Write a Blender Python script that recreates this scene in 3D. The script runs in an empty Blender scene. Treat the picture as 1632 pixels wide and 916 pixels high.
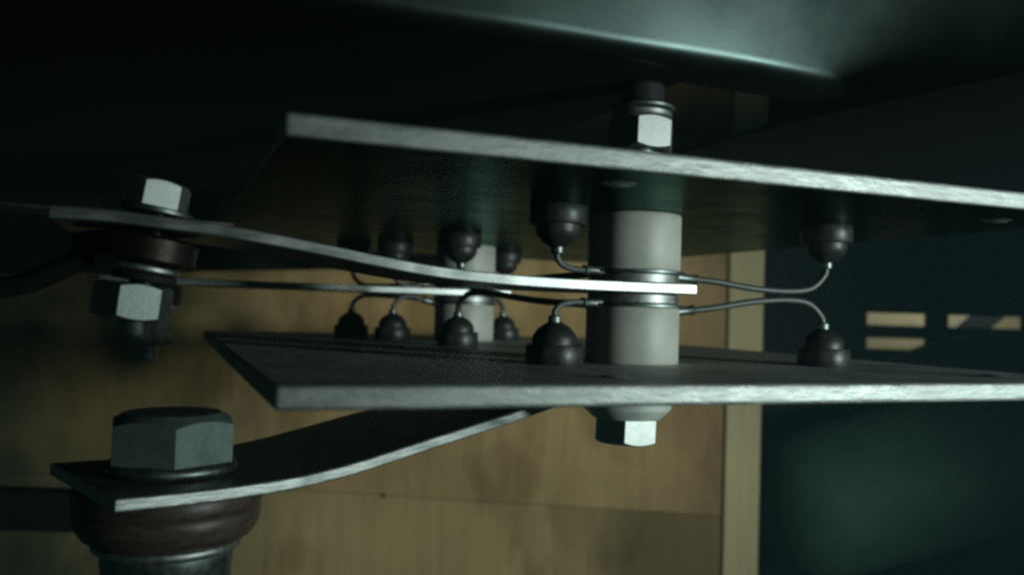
import bpy, bmesh, math, random
from mathutils import Vector, Matrix, noise

random.seed(7)
S = bpy.context.scene
COL = S.collection
R = math.radians

# ------------------------------------------------------------------ camera
ROLL, PITCH = 0.030, 0.0267
fwd = Vector((0, math.cos(PITCH), math.sin(PITCH)))
up0 = Vector((0, -math.sin(PITCH), math.cos(PITCH)))
rt0 = Vector((1, 0, 0))
rt = rt0 * math.cos(ROLL) + up0 * math.sin(ROLL)
up = up0 * math.cos(ROLL) - rt0 * math.sin(ROLL)
cam_d = bpy.data.cameras.new('camera')
cam = bpy.data.objects.new('camera', cam_d)
COL.objects.link(cam)
m = Matrix((rt, up, -fwd)).transposed().to_4x4()
cam.matrix_world = m
cam_d.sensor_width = 36.0
cam_d.lens = 36.0 * 1386.0 / 1632.0
cam_d.clip_start = 0.01
cam_d.clip_end = 50.0
cam_d.dof.use_dof = True
cam_d.dof.focus_distance = 0.262
cam_d.dof.aperture_fstop = 12.0
S.camera = cam

# ------------------------------------------------------------------ world and lamps
w = bpy.data.worlds.new('World')
S.world = w
w.use_nodes = True
bg = w.node_tree.nodes['Background']
bg.inputs['Color'].default_value = (0.20, 0.55, 0.50, 1)
bg.inputs['Strength'].default_value = 0.028

def spot(name, loc, target, energy, col, size, angle, blend):
    d = bpy.data.lights.new(name, 'SPOT')
    d.energy = energy
    d.color = col
    d.shadow_soft_size = size
    d.spot_size = R(angle)
    d.spot_blend = blend
    o = bpy.data.objects.new(name, d)
    COL.objects.link(o)
    o.location = loc
    v = Vector(target) - Vector(loc)
    o.rotation_euler = v.to_track_quat('-Z', 'Y').to_euler()
    return o

spot('torch', (0.60, -0.13, 0.012), (0.02, 0.50, -0.045), 19.5, (0.86, 1.0, 0.93), 0.040, 60, 1.0)
spot('vent_fill_light', (0.42, 0.825, 0.115), (0.42, 0.89, 0.0), 0.60, (0.92, 1.0, 0.86), 0.01, 150, 0.5)  # added lamp, hidden behind the panel to brighten the tan board

S.view_settings.view_transform = 'Standard'
S.view_settings.look = 'None'
S.view_settings.exposure = 0.0
S.view_settings.gamma = 1.0
S.view_settings.use_curve_mapping = False
S.cycles.use_denoising = False              # keep a fine grain, as the dark phone picture has
S.cycles.pixel_filter_type = 'BLACKMAN_HARRIS'
S.cycles.filter_width = 2.8
S.cycles.sample_clamp_indirect = 2.0

# ------------------------------------------------------------------ frames
YAW = R(21.7)
CY, SY = math.cos(YAW), math.sin(YAW)
ORG = Vector((-0.043, 0.160, -0.0151))      # front left corner of the lower plate's top

def A(x, y, z):
    """a point given along the plates (x along the front edge, y to the back, z up)"""
    return Vector((ORG.x + x * CY - y * SY, ORG.y + x * SY + y * CY, ORG.z + z))

# ------------------------------------------------------------------ materials
def new_mat(name):
    mt = bpy.data.materials.new(name)
    mt.use_nodes = True
    nt = mt.node_tree
    return mt, nt, nt.nodes['Principled BSDF']

def N(nt, typ, **kw):
    n = nt.nodes.new(typ)
    for k, v in kw.items():
        setattr(n, k, v)
    return n

def mapped_noise(nt, scale, stretch=(1, 1, 1), detail=4, rough=0.6):
    tc = N(nt, 'ShaderNodeTexCoord')
    mp = N(nt, 'ShaderNodeMapping')
    mp.inputs['Scale'].default_value = stretch
    nz = N(nt, 'ShaderNodeTexNoise')
    nz.inputs['Scale'].default_value = scale
    nz.inputs['Detail'].default_value = detail
    nz.inputs['Roughness'].default_value = rough
    nt.links.new(tc.outputs['Object'], mp.inputs['Vector'])
    nt.links.new(mp.outputs['Vector'], nz.inputs['Vector'])
    return nz

def ramp(nt, src, stops):
    r = N(nt, 'ShaderNodeValToRGB')
    el = r.color_ramp.elements
    while len(el) < len(stops):
        el.new(0.5)
    for e, (p, c) in zip(el, stops):
        e.position = p
        e.color = (*c, 1) if len(c) == 3 else c
    nt.links.new(src, r.inputs['Fac'])
    return r

def g(v):
    return (v, v, v)

def surf(name, c1, c2, metallic=0.0, r1=0.3, r2=0.5, scale=300, stretch=(1, 1, 1), bump=0.1, bdist=0.0004, fine=1200, spec=0.5):
    mt, nt, bs = new_mat(name)
    nz = mapped_noise(nt, scale, stretch)
    cr = ramp(nt, nz.outputs['Fac'], [(0.3, c1), (0.7, c2)])
    rr = ramp(nt, nz.outputs['Fac'], [(0.3, g(r1)), (0.7, g(r2))])
    nt.links.new(cr.outputs['Color'], bs.inputs['Base Color'])
    nt.links.new(rr.outputs['Color'], bs.inputs['Roughness'])
    bs.inputs['Metallic'].default_value = metallic
    bs.inputs['Specular IOR Level'].default_value = spec
    if bump:
        n2 = mapped_noise(nt, fine, stretch, 3)
        b = N(nt, 'ShaderNodeBump')
        b.inputs['Strength'].default_value = bump
        b.inputs['Distance'].default_value = bdist
        nt.links.new(n2.outputs['Fac'], b.inputs['Height'])
        nt.links.new(b.outputs['Normal'], bs.inputs['Normal'])
    return mt

M = {}
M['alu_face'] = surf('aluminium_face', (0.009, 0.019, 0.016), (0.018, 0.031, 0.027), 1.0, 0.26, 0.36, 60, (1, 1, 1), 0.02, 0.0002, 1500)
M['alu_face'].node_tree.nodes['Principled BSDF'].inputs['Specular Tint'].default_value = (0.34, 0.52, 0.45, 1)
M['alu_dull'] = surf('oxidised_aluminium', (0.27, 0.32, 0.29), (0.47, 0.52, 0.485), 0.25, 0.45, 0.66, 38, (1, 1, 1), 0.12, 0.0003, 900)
M['alu_edge'] = surf('aluminium_cut_edge', (0.20, 0.23, 0.222), (0.40, 0.435, 0.42), 0.7, 0.42, 0.68, 150, (0.35, 1, 1.4), 0.5, 0.0006, 420)
M['bar_edge'] = surf('bar_cut_edge', (0.20, 0.23, 0.225), (0.36, 0.39, 0.38), 0.9, 0.32, 0.46, 220, (0.3, 1, 1.6), 0.14, 0.0004, 800)
M['busbar'] = surf('tinned_bar', (0.11, 0.13, 0.13), (0.18, 0.20, 0.20), 1.0, 0.3, 0.45, 90, (1, 1, 1), 0.06, 0.0002, 1500)
M['zinc'] = surf('zinc_steel', (0.24, 0.265, 0.26), (0.37, 0.40, 0.39), 1.0, 0.44, 0.58, 500, (1, 1, 1), 0.10, 0.0002, 1500)
M['zinc_dull'] = surf('dull_steel', (0.13, 0.16, 0.16), (0.22, 0.26, 0.255), 1.0, 0.40, 0.55, 350, (1, 1, 1), 0.15, 0.0003, 900)
M['oily_steel'] = surf('oily_steel', (0.075, 0.115, 0.115), (0.125, 0.175, 0.17), 0.35, 0.42, 0.60, 220, (1, 1, 1), 0.2, 0.0004, 600)
M['nylon'] = surf('off_white_insulator', (0.29, 0.31, 0.27), (0.40, 0.42, 0.375), 0.0, 0.42, 0.6, 70, (1, 1, 1), 0.05, 0.0002, 900)
M['diode'] = surf('dark_diode_body', (0.012, 0.016, 0.016), (0.032, 0.038, 0.036), 0.3, 0.35, 0.55, 250, (1, 1, 1), 0.15, 0.0003, 800)
M['copper'] = surf('tarnished_copper', (0.014, 0.011, 0.009), (0.028, 0.020, 0.016), 0.7, 0.38, 0.55, 200, (1, 1, 1), 0.2, 0.0003, 700)
M['brown'] = surf('brown_insulator', (0.028, 0.022, 0.018), (0.072, 0.050, 0.040), 0.0, 0.38, 0.55, 180, (1, 1, 4), 0.25, 0.0004, 500)
M['lead'] = surf('wire_sleeve', (0.025, 0.030, 0.032), (0.06, 0.066, 0.066), 0.0, 0.3, 0.45, 300, (1, 1, 1), 0.1, 0.0002, 900)
M['bare'] = surf('bare_wire', (0.30, 0.30, 0.29), (0.48, 0.47, 0.45), 1.0, 0.3, 0.45, 500, (1, 1, 1), 0.1, 0.0002, 900)
M['dull_wire'] = surf('dull_wire', (0.045, 0.052, 0.052), (0.10, 0.11, 0.105), 0.5, 0.42, 0.6, 500, (1, 1, 1), 0.1, 0.0002, 900)
M['rubber'] = surf('black_rubber', (0.005, 0.006, 0.007), (0.010, 0.011, 0.012), 0.0, 0.6, 0.8, 200, (1, 1, 1), 0.2, 0.0004, 600, 0.25)
M['black_paint'] = surf('black_paint', (0.005, 0.0055, 0.0065), (0.008, 0.0085, 0.010), 0.0, 0.7, 0.85, 60, (1, 1, 1), 0.05, 0.0004, 500, 0.12)
M['green_paint'] = surf('dark_green_paint', (0.020, 0.045, 0.035), (0.034, 0.064, 0.050), 0.0, 0.6, 0.8, 40, (1, 1, 1), 0.15, 0.0006, 300, 0.2)
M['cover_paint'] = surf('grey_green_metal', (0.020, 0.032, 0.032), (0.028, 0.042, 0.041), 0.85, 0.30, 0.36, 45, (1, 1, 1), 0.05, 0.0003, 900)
M['cardboard'] = surf('tan_board', (0.50, 0.42, 0.26), (0.60, 0.51, 0.33), 0.0, 0.7, 0.9, 60, (1, 1, 1), 0.1, 0.0004, 500)
M['strap'] = surf('grey_strap', (0.20, 0.20, 0.19), (0.34, 0.34, 0.32), 0.0, 0.5, 0.7, 120, (1, 1, 3), 0.1, 0.0004, 500)

def wood_mat(name, base, dark, light, shade_and_stains=False, dirt=(2.55, 3.05), end_shade_c=(0.46, 0.40, 0.30)):  # dirt: range over which the painted right-end shade sets in
    mt, nt, bs = new_mat(name)
    gr = mapped_noise(nt, 9, (14, 1, 0.8), 8, 0.65)
    fb = mapped_noise(nt, 60, (9, 1, 0.5), 4, 0.6)
    bl = mapped_noise(nt, 9, (1, 1, 0.8), 3, 0.5)
    c1 = ramp(nt, gr.outputs['Fac'], [(0.28, dark), (0.5, base), (0.75, light)])
    mx = N(nt, 'ShaderNodeMix', data_type='RGBA', blend_type='MULTIPLY')
    mx.inputs['Factor'].default_value = 0.8
    c2 = ramp(nt, fb.outputs['Fac'], [(0.3, (0.86, 0.85, 0.82)), (0.6, (1, 1, 1))])
    nt.links.new(c1.outputs['Color'], mx.inputs['A'])
    nt.links.new(c2.outputs['Color'], mx.inputs['B'])
    mx2 = N(nt, 'ShaderNodeMix', data_type='RGBA', blend_type='MULTIPLY')
    mx2.inputs['Factor'].default_value = 1.0
    c3 = ramp(nt, bl.outputs['Fac'], [(0.3, (0.70, 0.72, 0.66)), (0.62, (1, 1, 1))])
    nt.links.new(mx.outputs['Result'], mx2.inputs['A'])
    nt.links.new(c3.outputs['Color'], mx2.inputs['B'])
    out = mx2.outputs['Result']
    if shade_and_stains:
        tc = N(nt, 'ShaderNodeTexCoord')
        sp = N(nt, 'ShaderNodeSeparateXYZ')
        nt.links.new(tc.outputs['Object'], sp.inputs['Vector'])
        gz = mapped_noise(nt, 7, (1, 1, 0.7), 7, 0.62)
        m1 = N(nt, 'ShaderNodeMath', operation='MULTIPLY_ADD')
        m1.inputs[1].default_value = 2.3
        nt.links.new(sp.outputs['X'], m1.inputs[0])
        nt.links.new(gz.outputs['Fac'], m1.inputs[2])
        gr2 = ramp(nt, m1.outputs['Value'], [(0.10, (0.13, 0.19, 0.15)), (0.62, (1, 1, 1))])  # light falloff put into the colour: boards go dim towards the left
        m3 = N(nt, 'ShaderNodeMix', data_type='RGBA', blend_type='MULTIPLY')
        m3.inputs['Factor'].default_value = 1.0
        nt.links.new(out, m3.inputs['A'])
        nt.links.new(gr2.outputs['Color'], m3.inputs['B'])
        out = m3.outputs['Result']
        # old oil stains with edges of their own
        so = mapped_noise(nt, 16, (1, 1, 0.5), 5, 0.55)
        so_r = ramp(nt, so.outputs['Fac'], [(0.50, (1, 1, 1)), (0.60, (0.70, 0.66, 0.56))])
        m4 = N(nt, 'ShaderNodeMix', data_type='RGBA', blend_type='MULTIPLY')
        m4.inputs['Factor'].default_value = 1.0
        nt.links.new(out, m4.inputs['A'])
        nt.links.new(so_r.outputs['Color'], m4.inputs['B'])
        out = m4.outputs['Result']
        # shade by the post and at lower right, painted in as brown
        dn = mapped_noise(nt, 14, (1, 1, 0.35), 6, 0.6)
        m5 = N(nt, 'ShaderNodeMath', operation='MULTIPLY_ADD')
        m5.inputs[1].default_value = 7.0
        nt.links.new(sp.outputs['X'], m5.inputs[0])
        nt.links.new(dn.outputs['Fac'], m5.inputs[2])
        d_r = ramp(nt, m5.outputs['Value'], [(0.0, (1, 1, 1)), (1.0, end_shade_c)])
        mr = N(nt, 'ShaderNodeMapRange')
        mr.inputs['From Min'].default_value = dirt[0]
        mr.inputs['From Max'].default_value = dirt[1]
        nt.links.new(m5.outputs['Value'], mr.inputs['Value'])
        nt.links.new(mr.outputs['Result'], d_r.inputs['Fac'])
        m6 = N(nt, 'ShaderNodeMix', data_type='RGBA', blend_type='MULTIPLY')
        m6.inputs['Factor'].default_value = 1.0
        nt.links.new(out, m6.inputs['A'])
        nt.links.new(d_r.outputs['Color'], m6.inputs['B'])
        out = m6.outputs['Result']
    nt.links.new(out, bs.inputs['Base Color'])
    bs.inputs['Roughness'].default_value = 0.75
    b = N(nt, 'ShaderNodeBump')
    b.inputs['Strength'].default_value = 0.3
    b.inputs['Distance'].default_value = 0.001
    nt.links.new(fb.outputs['Fac'], b.inputs['Height'])
    nt.links.new(b.outputs['Normal'], bs.inputs['Normal'])
    return mt

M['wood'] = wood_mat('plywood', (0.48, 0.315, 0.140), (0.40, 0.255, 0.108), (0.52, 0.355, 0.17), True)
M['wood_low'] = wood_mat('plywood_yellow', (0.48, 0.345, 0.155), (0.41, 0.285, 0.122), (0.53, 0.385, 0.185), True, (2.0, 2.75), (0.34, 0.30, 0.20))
M['batten'] = wood_mat('pale_batten', (0.46, 0.37, 0.20), (0.39, 0.30, 0.15), (0.50, 0.41, 0.24))

# ------------------------------------------------------------------ mesh helpers
def link_mesh(name, bm, mat, parent=None, smooth=None):
    bmesh.ops.recalc_face_normals(bm, faces=bm.faces[:])
    me = bpy.data.meshes.new(name)
    if smooth is not None:
        for f in bm.faces:
            f.smooth = True
        for e in bm.edges:
            if len(e.link_faces) == 2:
                e.smooth = e.calc_face_angle(0) < smooth
    bm.to_mesh(me)
    bm.free()
    for mm in (mat if isinstance(mat, (list, tuple)) else [mat]):
        me.materials.append(mm)
    o = bpy.data.objects.new(name, me)
    COL.objects.link(o)
    if parent is not None:
        o.parent = parent
    return o

def tag(o, label, cat, group=None, kind=None):
    if label:
        o['label'] = label
    if cat:
        o['category'] = cat
    if group:
        o['group'] = group
    if kind:
        o['kind'] = kind
    return o

def empty(name, loc=(0, 0, 0), rot=(0, 0, 0)):
    o = bpy.data.objects.new(name, None)
    o.empty_display_size = 0.005
    COL.objects.link(o)
    o.location = loc
    o.rotation_euler = rot
    return o

def place(o, loc, tilt=0.0, spin=0.0, yaw=YAW):
    mt = Matrix.Translation(loc) @ Matrix.Rotation(yaw, 4, 'Z') @ Matrix.Rotation(tilt, 4, 'Y') @ Matrix.Rotation(spin, 4, 'Z')
    o.matrix_world = mt
    return o

def lathe_bm(prof, seg=64, wob=0.0):
    """closed solid of revolution about z; the profile may start and end off the axis (tube)"""
    bm = bmesh.new()
    rings = []
    for r, z in prof:
        if r < 1e-7:
            rings.append([bm.verts.new((0, 0, z))])
        else:
            rings.append([bm.verts.new((r * math.cos(2 * math.pi * i / seg), r * math.sin(2 * math.pi * i / seg), z)) for i in range(seg)])
    pairs = list(zip(rings[:-1], rings[1:]))
    if len(rings[0]) > 1 and len(rings[-1]) > 1:
        pairs.append((rings[-1], rings[0]))
    for a, b in pairs:
        for i in range(seg):
            j = (i + 1) % seg
            if len(a) == 1 and len(b) == 1:
                continue
            if len(a) == 1:
                bm.faces.new((a[0], b[j], b[i]))
            elif len(b) == 1:
                bm.faces.new((a[i], a[j], b[0]))
            else:
                bm.faces.new((a[i], a[j], b[j], b[i]))
    return bm

def washer_bm(ro, ri, h, c=0.0002):
    return lathe_bm([(ri, 0), (ro - c, 0), (ro, c), (ro, h - c), (ro - c, h), (ri, h)])

def disc_bm(r, h, c=0.0004):
    return lathe_bm([(0, 0), (r - c, 0), (r, c), (r, h - c), (r - c, h), (0, h)])

def hex_bm(af, h, both=False, hole=0.0, seg=72, fl=0.94):
    """hexagon head or nut with the turned 30 degree chamfer"""
    prof = []
    a = af / 2
    def rh(i):
        t = (2 * math.pi * i / seg) % (math.pi / 3) - math.pi / 6
        return a / math.cos(t)
    bm = bmesh.new()
    rings = []
    def ring(fr, fz):
        rings.append([bm.verts.new((fr(i) * math.cos(2 * math.pi * i / seg), fr(i) * math.sin(2 * math.pi * i / seg), fz(i))) for i in range(seg)])
    k = math.tan(R(30))
    flat = fl * a
    if hole:
        ring(lambda i: hole, lambda i: 0)
    if both:
        ring(lambda i: flat, lambda i: 0)
        ring(rh, lambda i: (rh(i) - flat) * k)
    else:
        ring(rh, lambda i: 0)
    ring(rh, lambda i: h - (rh(i) - flat) * k)
    ring(lambda i: flat, lambda i: h)
    if hole:
        ring(lambda i: hole, lambda i: h)
    for p, q in zip(rings[:-1], rings[1:]):
        for i in range(seg):
            j = (i + 1) % seg
            bm.faces.new((p[i], p[j], q[j], q[i]))
    if hole:
        p, q = rings[-1], rings[0]
        for i in range(seg):
            j = (i + 1) % seg
            bm.faces.new((p[i], p[j], q[j], q[i]))
    else:
        bm.faces.new(rings[0][::-1])
        bm.faces.new(rings[-1])
    return bm

def box_bm(x0, x1, y0, y1, z0, z1, bev=0.0, seg=2, bm=None):
    own = bm is None
    if own:
        bm = bmesh.new()
    vs = [bm.verts.new((x, y, z)) for x in (x0, x1) for y in (y0, y1) for z in (z0, z1)]
    fs = [(0, 1, 3, 2), (4, 6, 7, 5), (0, 4, 5, 1), (2, 3, 7, 6), (0, 2, 6, 4), (1, 5, 7, 3)]
    faces = [bm.faces.new([vs[i] for i in f]) for f in fs]
    bmesh.ops.recalc_face_normals(bm, faces=faces)
    if bev:
        ed = list({e for f in faces for e in f.edges})
        bmesh.ops.bevel(bm, geom=ed, offset=bev, segments=seg, affect='EDGES', profile=0.5)
    return bm

def catmull(pts, n=10):
    pts = [Vector(p) for p in pts]
    out = []
    P = [pts[0] * 2 - pts[1]] + pts + [pts[-1] * 2 - pts[-2]]
    for i in range(1, len(P) - 2):
        p0, p1, p2, p3 = P[i - 1:i + 3]
        for k in range(n):
            t = k / n
            out.append(0.5 * ((2 * p1) + (p2 - p0) * t + (2 * p0 - 5 * p1 + 4 * p2 - p3) * t * t + (3 * p1 - p0 - 3 * p2 + p3) * t ** 3))
    out.append(pts[-1])
    return out

def tube_bm(pts, r, seg=12, n=10, bm=None, radii=None):
    path = catmull(pts, n)
    if bm is None:
        bm = bmesh.new()
    prev = None
    nrm = None
    first = None
    L = len(path)
    for i, p in enumerate(path):
        t = (path[min(i + 1, L - 1)] - path[max(i - 1, 0)]).normalized()
        if nrm is None:
            nrm = t.cross(Vector((0, 0, 1)))
            if nrm.length < 0.1:
                nrm = t.cross(Vector((0, 1, 0)))
            nrm.normalize()
        else:
            nrm = (nrm - t * nrm.dot(t)).normalized()
        b = t.cross(nrm)
        rr = r if radii is None else radii(i / (L - 1))
        ring = [bm.verts.new(p + (nrm * math.cos(a) + b * math.sin(a)) * rr) for a in [2 * math.pi * k / seg for k in range(seg)]]
        if prev:
            for k in range(seg):
                bm.faces.new((prev[k], prev[(k + 1) % seg], ring[(k + 1) % seg], ring[k]))
        else:
            first = ring
        prev = ring
    bm.faces.new(first[::-1])
    bm.faces.new(prev)
    return bm

def strip_bm(path, y0, y1, th, bev=0.0003, n=8, jitter=0.0):
    """flat bar: path of (x, z of the bar's middle) swept between y0 and y1; face index 1 on the cut edges"""
    pts = [Vector((p[0], 0, p[1])) for p in path]
    pts = catmull(pts, n)
    L = len(pts)
    bm = bmesh.new()
    rows = []
    for i, p in enumerate(pts):
        t = (pts[min(i + 1, L - 1)] - pts[max(i - 1, 0)]).normalized()
        nn = Vector((-t.z, 0, t.x))
        j = noise.noise(Vector((p.x * 300, 1.7, 0))) * jitter
        a, b = nn * (th / 2), nn * (th / 2 - bev)
        prof = [(p + a, y0 + bev), (p + b, y0), (p - b, y0), (p - a, y0 + bev), (p - a, y1 - bev), (p - b, y1), (p + b, y1), (p + a, y1 - bev)]
        rows.append([bm.verts.new((q.x, yy + (j if k in (1, 2) else 0), q.z)) for k, (q, yy) in enumerate(prof)])
    for a, b in zip(rows[:-1], rows[1:]):
        for k in range(8):
            f = bm.faces.new((a[k], a[(k + 1) % 8], b[(k + 1) % 8], b[k]))
            f.material_index = 0 if k in (3, 7) else 1
    f = bm.faces.new(rows[0][::-1]); f.material_index = 1
    f = bm.faces.new(rows[-1]); f.material_index = 1
    return bm

# ================================================================== background
WY = 0.66
# plywood wall behind: two boards with a hairline joint between them
ply = tag(empty('plywood_panel', (-0.2, WY, -0.35)), 'yellowish plywood panel standing upright behind the metal plates', 'panel')
def board_bm(x0, x1, zl, zr, top, nx=24):
    """board whose one long edge is the slightly sloping joint"""
    bm = bmesh.new()
    a = []
    for i in range(nx + 1):
        t = i / nx
        x = x0 + (x1 - x0) * t
        zj = zl + (zr - zl) * t + 0.0005 * noise.noise(Vector((x * 40, 3.1, 0)))
        zo = top
        lo, hi = (zj, zo) if zo > zj else (zo, zj)
        a.append([bm.verts.new((x, 0, lo)), bm.verts.new((x, 0, hi)), bm.verts.new((x, 0.018, hi)), bm.verts.new((x, 0.018, lo))])
    for p, q in zip(a[:-1], a[1:]):
        for k in range(4):
            bm.faces.new((p[k], q[k], q[(k + 1) % 4], p[(k + 1) % 4]))
    bm.faces.new(a[0])
    bm.faces.new(a[-1][::-1])
    return bm
# joint height at the panel's ends (relative to the root)
ZJ0, ZJ1 = 0.35 - 0.1210, 0.35 - 0.1505
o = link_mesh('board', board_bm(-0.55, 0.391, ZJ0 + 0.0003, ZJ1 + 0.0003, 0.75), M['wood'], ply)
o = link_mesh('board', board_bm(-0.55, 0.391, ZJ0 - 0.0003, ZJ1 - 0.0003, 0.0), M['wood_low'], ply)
# nail in the lower board
nl = link_mesh('nail_head', disc_bm(0.0016, 0.0006, 0.0002), M['rubber'], ply)
nl.location = (-0.2 * 0 + 0.1078, -0.0002, 0.35 - 0.1418)
nl.rotation_euler = (R(90), 0, 0)
tag(link_mesh('wooden_post', box_bm(0.1640, 0.1905, WY - 0.003, WY - 0.0005, -0.35, 0.4, 0.0012, 3), M['batten']),
    'pale upright wooden post along the right edge of the plywood', 'post')

# black vent panel to the right of the plywood, with slots
VY = 0.80
VK = 0.80 / 0.70
def vent_bm():
    xs = [0.19, 0.2865, 0.3335, 0.3520, 0.4110, 0.4300, 0.4760, 0.80]
    zs = [-0.40, -0.0215, -0.0130, -0.0025, 0.0070, 0.45]
    xs = [x * VK for x in xs]
    xs[0] = 0.2
    zs = [-0.40] + [z * VK for z in zs[1:-1]] + [0.44]
    holes = {(1, 1), (1, 3), (3, 1), (3, 3), (5, 1), (5, 3)}
    bm = bmesh.new()
    th = 0.003
    cache = {}
    def v(i, j, k):
        key = (i, j, k)
        if key not in cache:
            cache[key] = bm.verts.new((xs[i], VY + k * th, zs[j]))
        return cache[key]
    nx, nz = len(xs) - 1, len(zs) - 1
    solid = lambda i, j: 0 <= i < nx and 0 <= j < nz and (i, j) not in holes
    for i in range(nx):
        for j in range(nz):
            if not solid(i, j):
                continue
            for k in (0, 1):
                bm.faces.new((v(i, j, k), v(i + 1, j, k), v(i + 1, j + 1, k), v(i, j + 1, k)))
            if not solid(i - 1, j):
                bm.faces.new((v(i, j, 0), v(i, j + 1, 0), v(i, j + 1, 1), v(i, j, 1)))
            if not solid(i + 1, j):
                bm.faces.new((v(i + 1, j, 0), v(i + 1, j + 1, 0), v(i + 1, j + 1, 1), v(i + 1, j, 1)))
            if not solid(i, j - 1):
                bm.faces.new((v(i, j, 0), v(i + 1, j, 0), v(i + 1, j, 1), v(i, j, 1)))
            if not solid(i, j + 1):
                bm.faces.new((v(i, j + 1, 0), v(i + 1, j + 1, 0), v(i + 1, j + 1, 1), v(i, j + 1, 1)))
    return bm
tag(link_mesh('vent_panel', vent_bm(), M['black_paint']), 'black sheet panel with small rectangular vent slots, right of the plywood', 'panel')
tag(link_mesh('backing_board', box_bm(0.28, 0.71, VY + 0.090, VY + 0.096, -0.14, 0.115), M['cardboard']),
    'tan board showing through the vent slots of the black panel', 'board')
sb = bmesh.new()
box_bm(-0.0115, 0.0115, -0.0010, 0.0010, -0.045, 0.045, 0.0004, 1, sb)
st = tag(link_mesh('strap', sb, M['strap']), 'grey strap crossing slantwise behind the right vent slot', 'strap')
st.matrix_world = Matrix.Translation((0.446, VY + 0.030, 0.002)) @ Matrix.Rotation(R(50), 4, 'Y')

# dark hose in front of the vent panel
tag(link_mesh('rubber_hose', tube_bm([(0.275, 0.775, -0.176), (0.307, 0.775, -0.100), (0.346, 0.775, -0.0515), (0.404, 0.775, -0.0299), (0.503, 0.775, -0.0263), (0.655, 0.775, -0.042)], 0.0187, 20, 10), M['rubber'], smooth=R(60)),
    'black rubber hose arching in front of the lower vent slots', 'hose')

# dark green rounded casing, low on the right
prof = [(0, 0.0), (0.012, 0.0008), (0.024, 0.004), (0.034, 0.010), (0.041, 0.018), (0.045, 0.029), (0.0465, 0.045), (0.0465, 0.18), (0.040, 0.19), (0, 0.19)]
cs = tag(link_mesh('motor_casing', lathe_bm(prof, 64), M['green_paint'], smooth=R(50)),
         'dark green casing with a rounded end, low beside the plywood edge', 'casing')
cs.matrix_world = Matrix.Translation((0.2020, 0.690, -0.156)) @ Matrix.Scale(1.30, 4) @ Matrix.Rotation(R(12), 4, 'Z') @ Matrix.Rotation(R(78), 4, 'Y')

# added black rail standing in for shade on the plywood, upper left
bm = bmesh.new()
f0 = [(-0.60, 0.004), (-0.045, 0.0290), (-0.036, 0.0330), (-0.036, 0.20), (-0.60, 0.20)]
ra = [bm.verts.new((x, 0.600, z)) for x, z in f0]
rb = [bm.verts.new((x, 0.612, z)) for x, z in f0]
bm.faces.new(ra); bm.faces.new(rb[::-1])
for k in range(5):
    bm.faces.new((ra[k], rb[k], rb[(k + 1) % 5], ra[(k + 1) % 5]))
tag(link_mesh('shade_rail', bm, M['black_paint']), 'wide black rail added across the upper left, standing in for shade on the plywood', 'rail')

# dark strut left, behind the big bolt
tag(link_mesh('strut', box_bm(-0.42, -0.165, 0.44, 0.455, -0.1180, -0.0985, 0.001), M['black_paint']),
    'dark horizontal strut running in from the left behind the big bolt', 'strut')

# ================================================================== cover above
def cover_bm(x0, x1, nx=140):
    bm = bmesh.new()
    r = 0.006
    th = 0.0015
    yf, zb = 0.050, 0.0880
    prof = [(0.60, zb)]
    for k in range(9):
        a = math.pi / 2 * k / 8
        prof.append((yf + r - r * math.sin(a), zb + r - r * math.cos(a)))
    prof.append((yf - 0.024, zb + 0.16))
    inner = [(0.60, zb + th)]
    for k in range(9):
        a = math.pi / 2 * k / 8
        inner.append((yf + r - (r - th) * math.sin(a), zb + r - (r - th) * math.cos(a)))
    inner.append((yf + th - 0.024, zb + 0.16))
    loop = prof + inner[::-1]
    rows = []
    for i in range(nx + 1):
        x = x0 + (x1 - x0) * i / nx
        cr_ = 1.2
        tq = min(max(x - 0.110, 0) / cr_, 0.98)
        dy = cr_ * (1 - math.sqrt(1 - tq * tq))
        rows.append([bm.verts.new((x, (y if y < 0.5 else (0.6 if x < 0.128 else 0.068)) + (dy if (y < 0.5 or x >= 0.128) else 0) + 0.0006 * noise.noise(Vector((x * 25, z * 30, 0))), z + 0.0006 * noise.noise(Vector((x * 22, y * 8, 5))))) for y, z in loop])
    n = len(loop)
    for a, b in zip(rows[:-1], rows[1:]):
        for k in range(n):
            bm.faces.new((a[k], a[(k + 1) % n], b[(k + 1) % n], b[k]))
    bm.faces.new(rows[0]); bm.faces.new(rows[-1][::-1])
    for f in bm.faces:
        if f.calc_center_median().y > yf + r:
            f.material_index = 1
    return bm
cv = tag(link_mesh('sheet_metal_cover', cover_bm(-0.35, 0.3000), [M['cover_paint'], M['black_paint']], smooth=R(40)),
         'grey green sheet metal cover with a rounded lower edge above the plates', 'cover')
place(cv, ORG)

# added black sheet keeping torch light off the upper plywood and post
bm = bmesh.new()
out = [(0.186, 0.090), (0.200, 0.000), (0.30, -0.150), (0.45, -0.300), (0.75, -0.450), (0.75, 0.12), (0.30, 0.37), (0.186, 0.40)]
lo_v = [bm.verts.new((x, y, 0.0853)) for x, y in out]
hi_v = [bm.verts.new((x, y, 0.0868)) for x, y in out]
bm.faces.new(lo_v[::-1]); bm.faces.new(hi_v)
for k in range(8):
    bm.faces.new((lo_v[k], lo_v[(k + 1) % 8], hi_v[(k + 1) % 8], hi_v[k]))
place(tag(link_mesh('light_block_sheet', bm, M['black_paint']), 'black sheet added overhead at upper right to block light from the plywood', 'sheet'), ORG)

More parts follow.
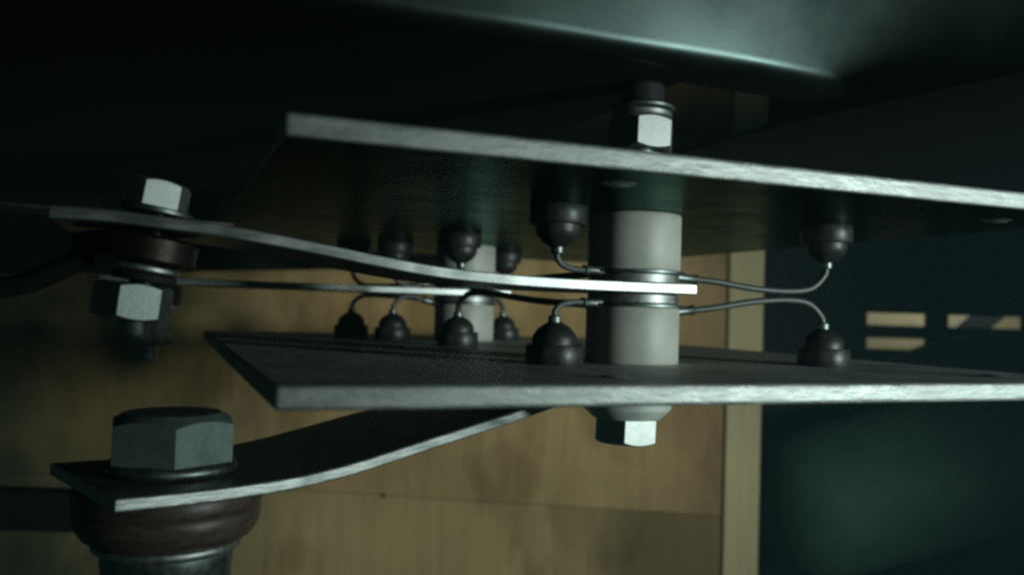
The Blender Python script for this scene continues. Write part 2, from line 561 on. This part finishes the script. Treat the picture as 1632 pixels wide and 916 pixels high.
# ================================================================== plates
PW, PD, PT, GAP = 0.235, 0.32, 0.0047, 0.0461
def plate_bm():
    bm = box_bm(0, PW, 0, PD, 0, PT, 0.0009, 3)
    for f in bm.faces:
        nrm = f.normal
        f.material_index = 0 if abs(nrm.z) > 0.9 else 1
    return bm
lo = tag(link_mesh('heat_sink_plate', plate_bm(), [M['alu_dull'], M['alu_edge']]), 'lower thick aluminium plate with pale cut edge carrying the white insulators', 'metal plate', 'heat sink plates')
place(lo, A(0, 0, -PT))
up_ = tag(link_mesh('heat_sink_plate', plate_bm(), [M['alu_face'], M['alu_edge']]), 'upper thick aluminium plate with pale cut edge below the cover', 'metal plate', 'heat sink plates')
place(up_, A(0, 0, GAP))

# rivets: small bright discs let into the plates
def rivet(x, y, z, label):
    o = link_mesh('rivet', lathe_bm([(0, 0.0006), (0.003, 0.0005), (0.0042, 0.0), (0.0036, -0.0003), (0, -0.0003)], 32), M['zinc'], smooth=R(40))
    tag(o, label, 'rivet', 'flush rivets in the plates')
    o.matrix_world = Matrix.Translation(A(x, y, z)) @ (Matrix.Rotation(math.pi, 4, 'X') if z > 0.02 else Matrix.Identity(4))
rivet(0.0800, 0.0180, 0.0, 'shiny flush rivet in the lower plate, left of the front stack')
rivet(0.2080, 0.0210, 0.0, 'shiny flush rivet in the lower plate at far right')
rivet(0.0800, 0.0180, GAP, 'shiny flush rivet in the underside of the upper plate, left one')
rivet(0.2080, 0.0210, GAP, 'shiny flush rivet in the underside of the upper plate, right one')

# ================================================================== the two insulator stacks
FS, RS = (0.117, 0.075), (0.117, 0.240)
CZ = 0.0175
CR = 0.0145
def stack(c, where):
    for z, wd in ((0.0, 'lower'), (GAP - CZ, 'upper')):
        o = link_mesh('insulator', lathe_bm([(0.006, 0), (CR - 0.0006, 0), (CR - 0.0002, 0.0002), (CR, 0.0006), (CR, CZ - 0.0006), (CR - 0.0002, CZ - 0.0002), (CR - 0.0006, CZ), (0.006, CZ)], 96), M['nylon'], smooth=R(40))
        tag(o, f'off-white {wd} insulator cylinder of the {where} stack', 'insulator', 'white insulator cylinders')
        place(o, A(*c, z))
    # contact discs above and below the bar, ring terminals against the insulators
    for z, wd, zr in ((CZ + 0.0009, 'below', CZ), (0.0246, 'above', GAP - CZ - 0.0009)):
        o = link_mesh('contact_washer', washer_bm(0.0142 if where == 'front' else 0.0150, 0.006, 0.0031, 0.0004), M['zinc'], smooth=R(40))
        tag(o, f'bright steel contact washer just {wd} the bar in the {where} stack', 'washer', 'contact washers')
        place(o, A(*c, z))
        o = link_mesh('ring_terminal', washer_bm(0.0160, 0.006, 0.0008, 0.0001), M['zinc_dull'], smooth=R(40))
        tag(o, f'thin dark ring terminal just {wd} the bar\'s washer in the {where} stack', 'terminal', 'ring terminals')
        place(o, A(*c, zr))
stack(FS, 'front')
stack(RS, 'rear')

# ------------------------------------------------------------------ diodes
def diode_meshes():
    base = link_mesh('base', lathe_bm([(0, 0), (0.0082, 0), (0.0083, 0.0003), (0.0083, 0.0040), (0.0079, 0.0045), (0, 0.0045)], 48), M['diode'], smooth=R(35))
    return base
def knurl_bm(r, h, teeth=36):
    bm = bmesh.new()
    n = teeth * 2
    def ring(z, k):
        return [bm.verts.new(((r * k - (0.00012 if i % 2 else 0)) * math.cos(2 * math.pi * i / n), (r * k - (0.00012 if i % 2 else 0)) * math.sin(2 * math.pi * i / n), z)) for i in range(n)]
    rs = [ring(0, 1), ring(h * 0.9, 1), ring(h, 0.95)]
    for a, b in zip(rs[:-1], rs[1:]):
        for i in range(n):
            j = (i + 1) % n
            bm.faces.new((a[i], a[j], b[j], b[i]))
    bm.faces.new(rs[0][::-1]); bm.faces.new(rs[-1])
    return bm
DIODES = [  # x, y, stack, way the wire bows, label words
    (0.183, 0.064, FS, 'right of the front stack'),
    (0.0865, 0.066, FS, 'close at the left of the front stack'),
    (0.093, 0.176, FS, 'between both stacks, on a thick arched wire'),
    (0.067, 0.266, RS, 'farthest left, at the rear stack'),
    (0.081, 0.238, RS, 'second from the left, by the rear stack'),
    (0.148, 0.266, RS, 'small, right of the rear stack'),
]
proto = {}
for upper in (False, True):
    for di, (x, y, c, words) in enumerate(DIODES):
        root = empty('press_fit_diode')
        tag(root, f'dark press-fit diode {"hanging from the upper" if upper else "standing on the lower"} plate, {words}', 'diode', 'press-fit diodes on the plates')
        T = Matrix.Translation(A(x, y, GAP if upper else 0.0)) @ Matrix.Rotation(YAW, 4, 'Z') @ (Matrix.Scale(1, 4) if not upper else Matrix.Rotation(math.pi, 4, 'X')) @ Matrix.Translation((0, 0, -0.0002)) @ Matrix.Rotation(R(random.uniform(-2, 2)), 4, 'X') @ Matrix.Rotation(R(random.uniform(-2, 2)), 4, 'Y')
        root.matrix_world = T
        if not proto:
            b = link_mesh('base', lathe_bm([(0, 0), (0.0082, 0), (0.0084, 0.0003), (0.0084, 0.0054), (0.0080, 0.0060), (0, 0.0060)], 64), M['diode'], root, R(40))
            d = link_mesh('dome', lathe_bm([(0, 0.0060), (0.0066, 0.0060), (0.0066, 0.0078), (0.0060, 0.0092), (0.0046, 0.0108), (0.0030, 0.0118), (0.0020, 0.0124), (0, 0.0124)], 40), M['diode'], root, R(50))
            s = link_mesh('collar', lathe_bm([(0, 0.0122), (0.0019, 0.0122), (0.0019, 0.0140), (0.0014, 0.0144), (0, 0.0144)], 24), M['zinc_dull'], root, R(40))
            proto = {'base': b, 'dome': d, 'collar': s}
        else:
            for k, src in proto.items():
                q = src.copy(); COL.objects.link(q); q.parent = root
        # lead wire in the plate frame relative to the diode, then into the root's own frame
        dx, dy = c[0] - x, c[1] - y
        L = math.hypot(dx, dy)
        ux, uy = dx / L, dy / L
        end = L - 0.0150
        zt = CZ + 0.0004
        if di == 2:
            pts = [(0, 0, 0.0138), (0, 0, 0.0160), (0.003, 0, 0.0195), (0.011, 0, 0.0222), (0.026, 0, 0.0216), (0.055, 0, 0.0192), (end, 0, zt)]
            r = 0.00125
        elif di == 0:
            pts = [(0, 0, 0.0138), (0.0008, 0, 0.0165), (0.005, 0, 0.0205), (0.012, 0, 0.0218), (0.025, 0, 0.0212), (0.040, 0, 0.0190), (end, 0, zt)]
            r = 0.00105
        elif di == 1:
            pts = [(0, 0, 0.0138), (0.0003, 0, 0.0158), (0.003, 0, 0.0176), (0.008, 0, 0.0182), (end, 0, zt)]
            r = 0.00095
        else:
            pts = [(0, 0, 0.0138), (0.0005, 0, 0.0165), (0.004, 0, 0.0198), (0.010, 0, 0.0208), (max(end - 0.008, 0.014), 0, 0.0195), (end, 0, zt)]
            r = 0.00115
        loc = []
        for s_, _, z in pts:
            px, py = ux * s_, uy * s_
            loc.append((px, py if not upper else -py, z))
        a_, b_ = Vector(loc[-2]), Vector(loc[-1])
        dirv = (b_ - a_).normalized()
        link_mesh('crimp', tube_bm([b_ - dirv * 0.0060, b_ - dirv * 0.003, b_ + dirv * 0.0012], r * 1.5, 14, 4, radii=lambda t: r * (1.65 - 0.35 * math.sin(math.pi * t))), M['zinc_dull'], root, R(60))
        link_mesh('lead_wire', tube_bm(loc, r, 12, 8), M['lead'] if di > 1 else M['dull_wire'], root, R(60))

# ------------------------------------------------------------------ bolts through the stacks
def hexpart(name, af, h, mat, loc, spin=0.0, tilt=0.0, both=False, hole=0.0, parent=None):
    o = link_mesh(name, hex_bm(af, h, both, hole), mat, parent, R(25))
    place(o, loc, tilt, spin)
    return o

LEAN = R(1.7)
for c0, where in ((FS, 'front'), (RS, 'rear')):
    def cc(z):
        return (c0[0] + (z - 0.023) * math.tan(LEAN), c0[1])
    # long bolt: head below, shank up to the cover
    b = tag(empty('hex_bolt'), f'long bolt through the {where} stack, bright hex head under the lower plate', 'bolt', 'stack bolts')
    place(b, A(*cc(-0.0245), -0.0245), LEAN)
    hd = link_mesh('head', hex_bm(0.0182, 0.0078), M['zinc'], b, R(25))
    hd.rotation_euler = (math.pi, 0, R(0))
    hd.location = (0, 0, 0.0075)
    sh = link_mesh('shank', lathe_bm([(0, 0.0075), (0.0048, 0.0075), (0.0048, 0.1120), (0, 0.1120)], 32), M['zinc_dull'], b, R(40))
    o = link_mesh('spacer', lathe_bm([(0.005, 0), (0.0105, 0), (0.0135, 0.0028), (0.0138, 0.0034), (0.0138, 0.0121), (0.005, 0.0121)], 64), M['alu_dull'], None, R(40))
    tag(o, f'grey tapered spacer under the lower plate at the {where} stack', 'spacer', 'tapered spacers')
    place(o, A(*cc(-0.01695), -0.01695))
    o = link_mesh('sleeve', lathe_bm([(0.005, 0), (0.009, 0), (0.009, 0.0138), (0.005, 0.0138)], 48), M['zinc_dull'], None, R(40))
    tag(o, f'dull steel sleeve on the upper plate at the {where} stack', 'sleeve', 'steel sleeves')
    place(o, A(*cc(GAP + PT), GAP + PT + 0.0002))
    o = hexpart('hex_nut', 0.0190, 0.0102, M['zinc'], A(*cc(0.0662), 0.0662), R(-4), LEAN, True, 0.005)
    tag(o, f'bright hex nut above the upper plate at the {where} stack', 'nut', 'stack nuts')
    o = link_mesh('lock_washer', washer_bm(0.0094, 0.005, 0.0022, 0.0005), M['zinc'], None, R(40))
    tag(o, f'shiny lock washer on the nut above the upper plate, {where} stack', 'washer', 'lock washers')
    place(o, A(*cc(0.0767), 0.0767))
    o = link_mesh('flat_washer', washer_bm(0.0102, 0.005, 0.0012, 0.0002), M['zinc_dull'], None, R(40))
    tag(o, f'thin flat washer above the lock washer, {where} stack', 'washer', 'flat washers')
    place(o, A(*cc(0.0792), 0.0792))
    o = link_mesh('spacer_ring', washer_bm(0.0068, 0.005, 0.0070, 0.0010), M['rubber'], None, R(40))
    tag(o, f'small dark ring between washer and cover at the {where} stack', 'ring', 'dark rings under the cover')
    place(o, A(*cc(0.0808), 0.0808))

# ================================================================== bars
front_path = [(-0.0440, 0.0343), (-0.0330, 0.0342), (-0.0213, 0.0334), (-0.003, 0.0318), (0.015, 0.0293), (0.0320, 0.0267), (0.0476, 0.0247), (0.065, 0.0236), (0.084, 0.0231), (0.105, 0.0230), (0.1270, 0.02305)]
o = tag(link_mesh('bus_bar', strip_bm(front_path, 0.055, 0.095, 0.0029, 0.0003, 6, 0.0002), [M['busbar'], M['bar_edge']], None, R(30)),
        'bent flat metal bar from the front stack to the left bolt', 'bus bar', 'bus bars between the plates')
place(o, Vector((ORG.x, ORG.y, ORG.z)))
o = tag(link_mesh('bus_bar', strip_bm([(-0.044, 0.0232), (0.0, 0.0231), (0.05, 0.02305), (0.134, 0.02305)], 0.222, 0.258, 0.0029, 0.0003, 4), [M['busbar'], M['bar_edge']], None, R(30)),
        'straight flat metal bar running left from the rear stack', 'bus bar', 'bus bars between the plates')
place(o, ORG)

# lower bar rising from the big bolt to the lower plate
BU = R(42)
BO = Vector((-0.0876, 0.197, 0))
low_path = [(0.0, -0.0465), (0.015, -0.0468), (0.030, -0.0468), (0.045, -0.0462), (0.0591, -0.0447), (0.0740, -0.0422), (0.0891, -0.0394), (0.1070, -0.0362), (0.1246, -0.0330), (0.150, -0.0278), (0.172, -0.0238), (0.19, -0.0219), (0.21, -0.0215), (0.235, -0.0215)]
o = tag(link_mesh('bus_bar', strip_bm(low_path, 0.0, 0.054, 0.0031, 0.0004, 6, 0.0002), [M['busbar'], M['bar_edge']], None, R(30)),
        'wide bent bar under the big hex bolt rising to the lower plate', 'bus bar')
o.matrix_world = Matrix.Translation(BO) @ Matrix.Rotation(BU, 4, 'Z')

# ================================================================== big bolt, lower left
BX, BY = -0.0892, 0.2325
BZ = -0.0453
def put(o, z, spin=0.0):
    o.matrix_world = Matrix.Translation((BX, BY, z)) @ Matrix.Rotation(spin, 4, 'Z')
    return o
o = tag(empty('big_hex_bolt'), 'large dull hex bolt head on the wide bar, lower left', 'bolt')
put(o, BZ + 0.0034, R(0))
h = link_mesh('head', hex_bm(0.0292, 0.0124, fl=0.84), M['oily_steel'], o, R(25))
h.rotation_euler = (0, 0, R(-66))
sk = link_mesh('shank', lathe_bm([(0, -0.06), (0.009, -0.06), (0.009, -0.0001), (0, -0.0001)], 32), M['zinc_dull'], o, R(40))
o = tag(link_mesh('flange_washer', washer_bm(0.0168, 0.0092, 0.0030, 0.0010), M['zinc_dull'], None, R(50)), 'dark round washer under the large hex bolt head', 'washer')
put(o, BZ + 0.0002)
o = tag(link_mesh('bushing', lathe_bm([(0.0092, 0), (0.0190, 0), (0.0214, 0.0012), (0.0229, 0.0036), (0.0234, 0.0060), (0.0234, 0.0078), (0.0229, 0.0083), (0.0234, 0.0088), (0.0238, 0.0100), (0.0238, 0.0126), (0.0233, 0.0132), (0.0092, 0.0132)], 72), M['brown'], None, R(50)),
        'dark brown round bushing under the wide bar, lower left', 'bushing')
put(o, -0.0486 - 0.0134)
o = tag(link_mesh('plain_washer', washer_bm(0.0188, 0.0092, 0.0024, 0.0006), M['zinc'], None, R(50)), 'bright steel washer under the brown bushing, lower left', 'washer')
put(o, -0.0646)
o = tag(link_mesh('standoff_post', lathe_bm([(0.0092, -0.06), (0.0162, -0.06), (0.0162, -0.0042), (0.0166, -0.0036), (0.0166, -0.0004), (0.0160, 0), (0.0092, 0)], 64), M['zinc_dull'], None, R(40)),
        'dull steel post standing under the bright washer, lower left', 'post')
put(o, -0.0648)

# ================================================================== left terminal
TX, TY = -0.0225, 0.0760
TILT = R(8.5)
def term(o, dz, spin=0.0, x=TX, y=TY, z0=0.0335, tilt=TILT):
    base = Matrix.Translation(A(x, y, z0)) @ Matrix.Rotation(YAW, 4, 'Z') @ Matrix.Rotation(tilt, 4, 'Y')
    o.matrix_world = base @ Matrix.Translation((0, 0, dz)) @ Matrix.Rotation(spin, 4, 'Z')
    return o
o = tag(link_mesh('thin_strap', box_bm(-0.20, 0.019, -0.005, 0.010, 0, 0.0012, 0.0002, 1), M['busbar']), 'thin metal strap running in from the left under the small bolt head', 'strap')
term(o, 0.0016, 0, tilt=R(2.0))
o = tag(link_mesh('plain_washer', washer_bm(0.0088, 0.004, 0.0014, 0.0003), M['zinc_dull'], None, R(40)), 'thin washer under the small bolt head at left', 'washer')
term(o, 0.0034)
o = tag(empty('terminal_bolt'), 'small bright hex bolt clamping the bent bar at upper left', 'bolt')
term(o, 0.0050)
h = link_mesh('head', hex_bm(0.0146, 0.0068), M['zinc'], o, R(25))
h.rotation_euler = (0, 0, R(13))
h.location = (-0.0012, 0, 0)
link_mesh('shank', lathe_bm([(0, -0.0330), (0.0026, -0.0330), (0.0034, -0.0320), (0.0034, -0.0001), (0, -0.0001)], 24), M['zinc_dull'], o, R(40))
o = tag(empty('cable_lug'), 'tarnished copper cable lug under the bent bar at left', 'cable lug')
term(o, -0.0094)
link_mesh('palm', washer_bm(0.0115, 0.0040, 0.0072, 0.0010), M['copper'], o, R(40))
link_mesh('barrel', tube_bm([(-0.010, 0.002, 0.0036), (-0.013, 0.004, 0.0030), (-0.0165, 0.006, 0.0018)], 0.0034, 20, 6), M['copper'], o, R(40))
o = tag(link_mesh('cable', tube_bm([A(-0.0385, 0.082, 0.0262), A(-0.046, 0.087, 0.0215), A(-0.058, 0.094, 0.0172), A(-0.08, 0.103, 0.0150), A(-0.16, 0.13, 0.0125)], 0.0028, 20, 8), M['rubber'], None, R(60)),
        'black cable leaving the left terminal towards the picture edge', 'cable')
o = tag(link_mesh('plain_washer', washer_bm(0.0084, 0.004, 0.0018, 0.0005), M['zinc'], None, R(40)), 'shiny washer above the lit nut at the left terminal', 'washer')
term(o, -0.0116)
o = tag(link_mesh('spacer', washer_bm(0.0078, 0.004, 0.0022, 0.0004), M['rubber'], None, R(40)), 'dark spacer between the shiny washer and the left nut', 'spacer')
term(o, -0.0140)
o = hexpart('hex_nut', 0.0166, 0.0092, M['zinc_dull'], (0, 0, 0), 0, 0, True, 0.0040)
tag(o, 'broad grey hex nut with one lit face at the left terminal', 'nut')
term(o, -0.0236, R(13), x=TX - 0.0026, tilt=R(5.5))

# rear terminal behind it
def rterm(o, z, spin=0.0):
    return place(o, A(-0.0255, 0.240, z), 0, spin)
o = tag(empty('terminal_bolt'), 'dark bolt at the left end of the straight rear bar', 'bolt')
rterm(o, 0.0250)
link_mesh('head', hex_bm(0.0155, 0.0068), M['zinc_dull'], o, R(25))
link_mesh('shank', lathe_bm([(0, -0.0360), (0.0034, -0.0360), (0.0042, -0.0350), (0.0042, -0.0001), (0, -0.0001)], 24), M['zinc_dull'], o, R(40))
o = tag(link_mesh('bushing', washer_bm(0.0125, 0.0044, 0.0080, 0.0006), M['rubber'], None, R(40)), 'dark round bushing under the rear bar\'s left end', 'bushing')
rterm(o, 0.0133)
o = tag(link_mesh('plain_washer', washer_bm(0.0128, 0.0044, 0.0020, 0.0004), M['zinc'], None, R(40)), 'bright washer edge behind the left nut, under the rear bar', 'washer')
rterm(o, 0.0111)
o = hexpart('hex_nut', 0.0165, 0.0110, M['zinc_dull'], A(-0.0255, 0.240, -0.0046), R(-10), 0, True, 0.0044)
tag(o, 'dark hex nut under the rear bar\'s left end', 'nut')

# ================================================================== added teal haze, a veil that lifts the blacks
hz = bmesh.new()
box_bm(-0.75, 1.10, -0.55, 1.00, -1.40, 0.47, 0.0, 1, hz)
hm = bpy.data.materials.new('veil_haze')
hm.use_nodes = True
hn = hm.node_tree
hn.nodes.remove(hn.nodes['Principled BSDF'])
pv = hn.nodes.new('ShaderNodeVolumePrincipled')
pv.inputs['Color'].default_value = (0.45, 0.95, 1.0, 1)
pv.inputs['Density'].default_value = 0.072
hn.links.new(pv.outputs['Volume'], hn.nodes['Material Output'].inputs['Volume'])
tag(link_mesh('added_haze', hz, hm), None, None, None, 'stuff')
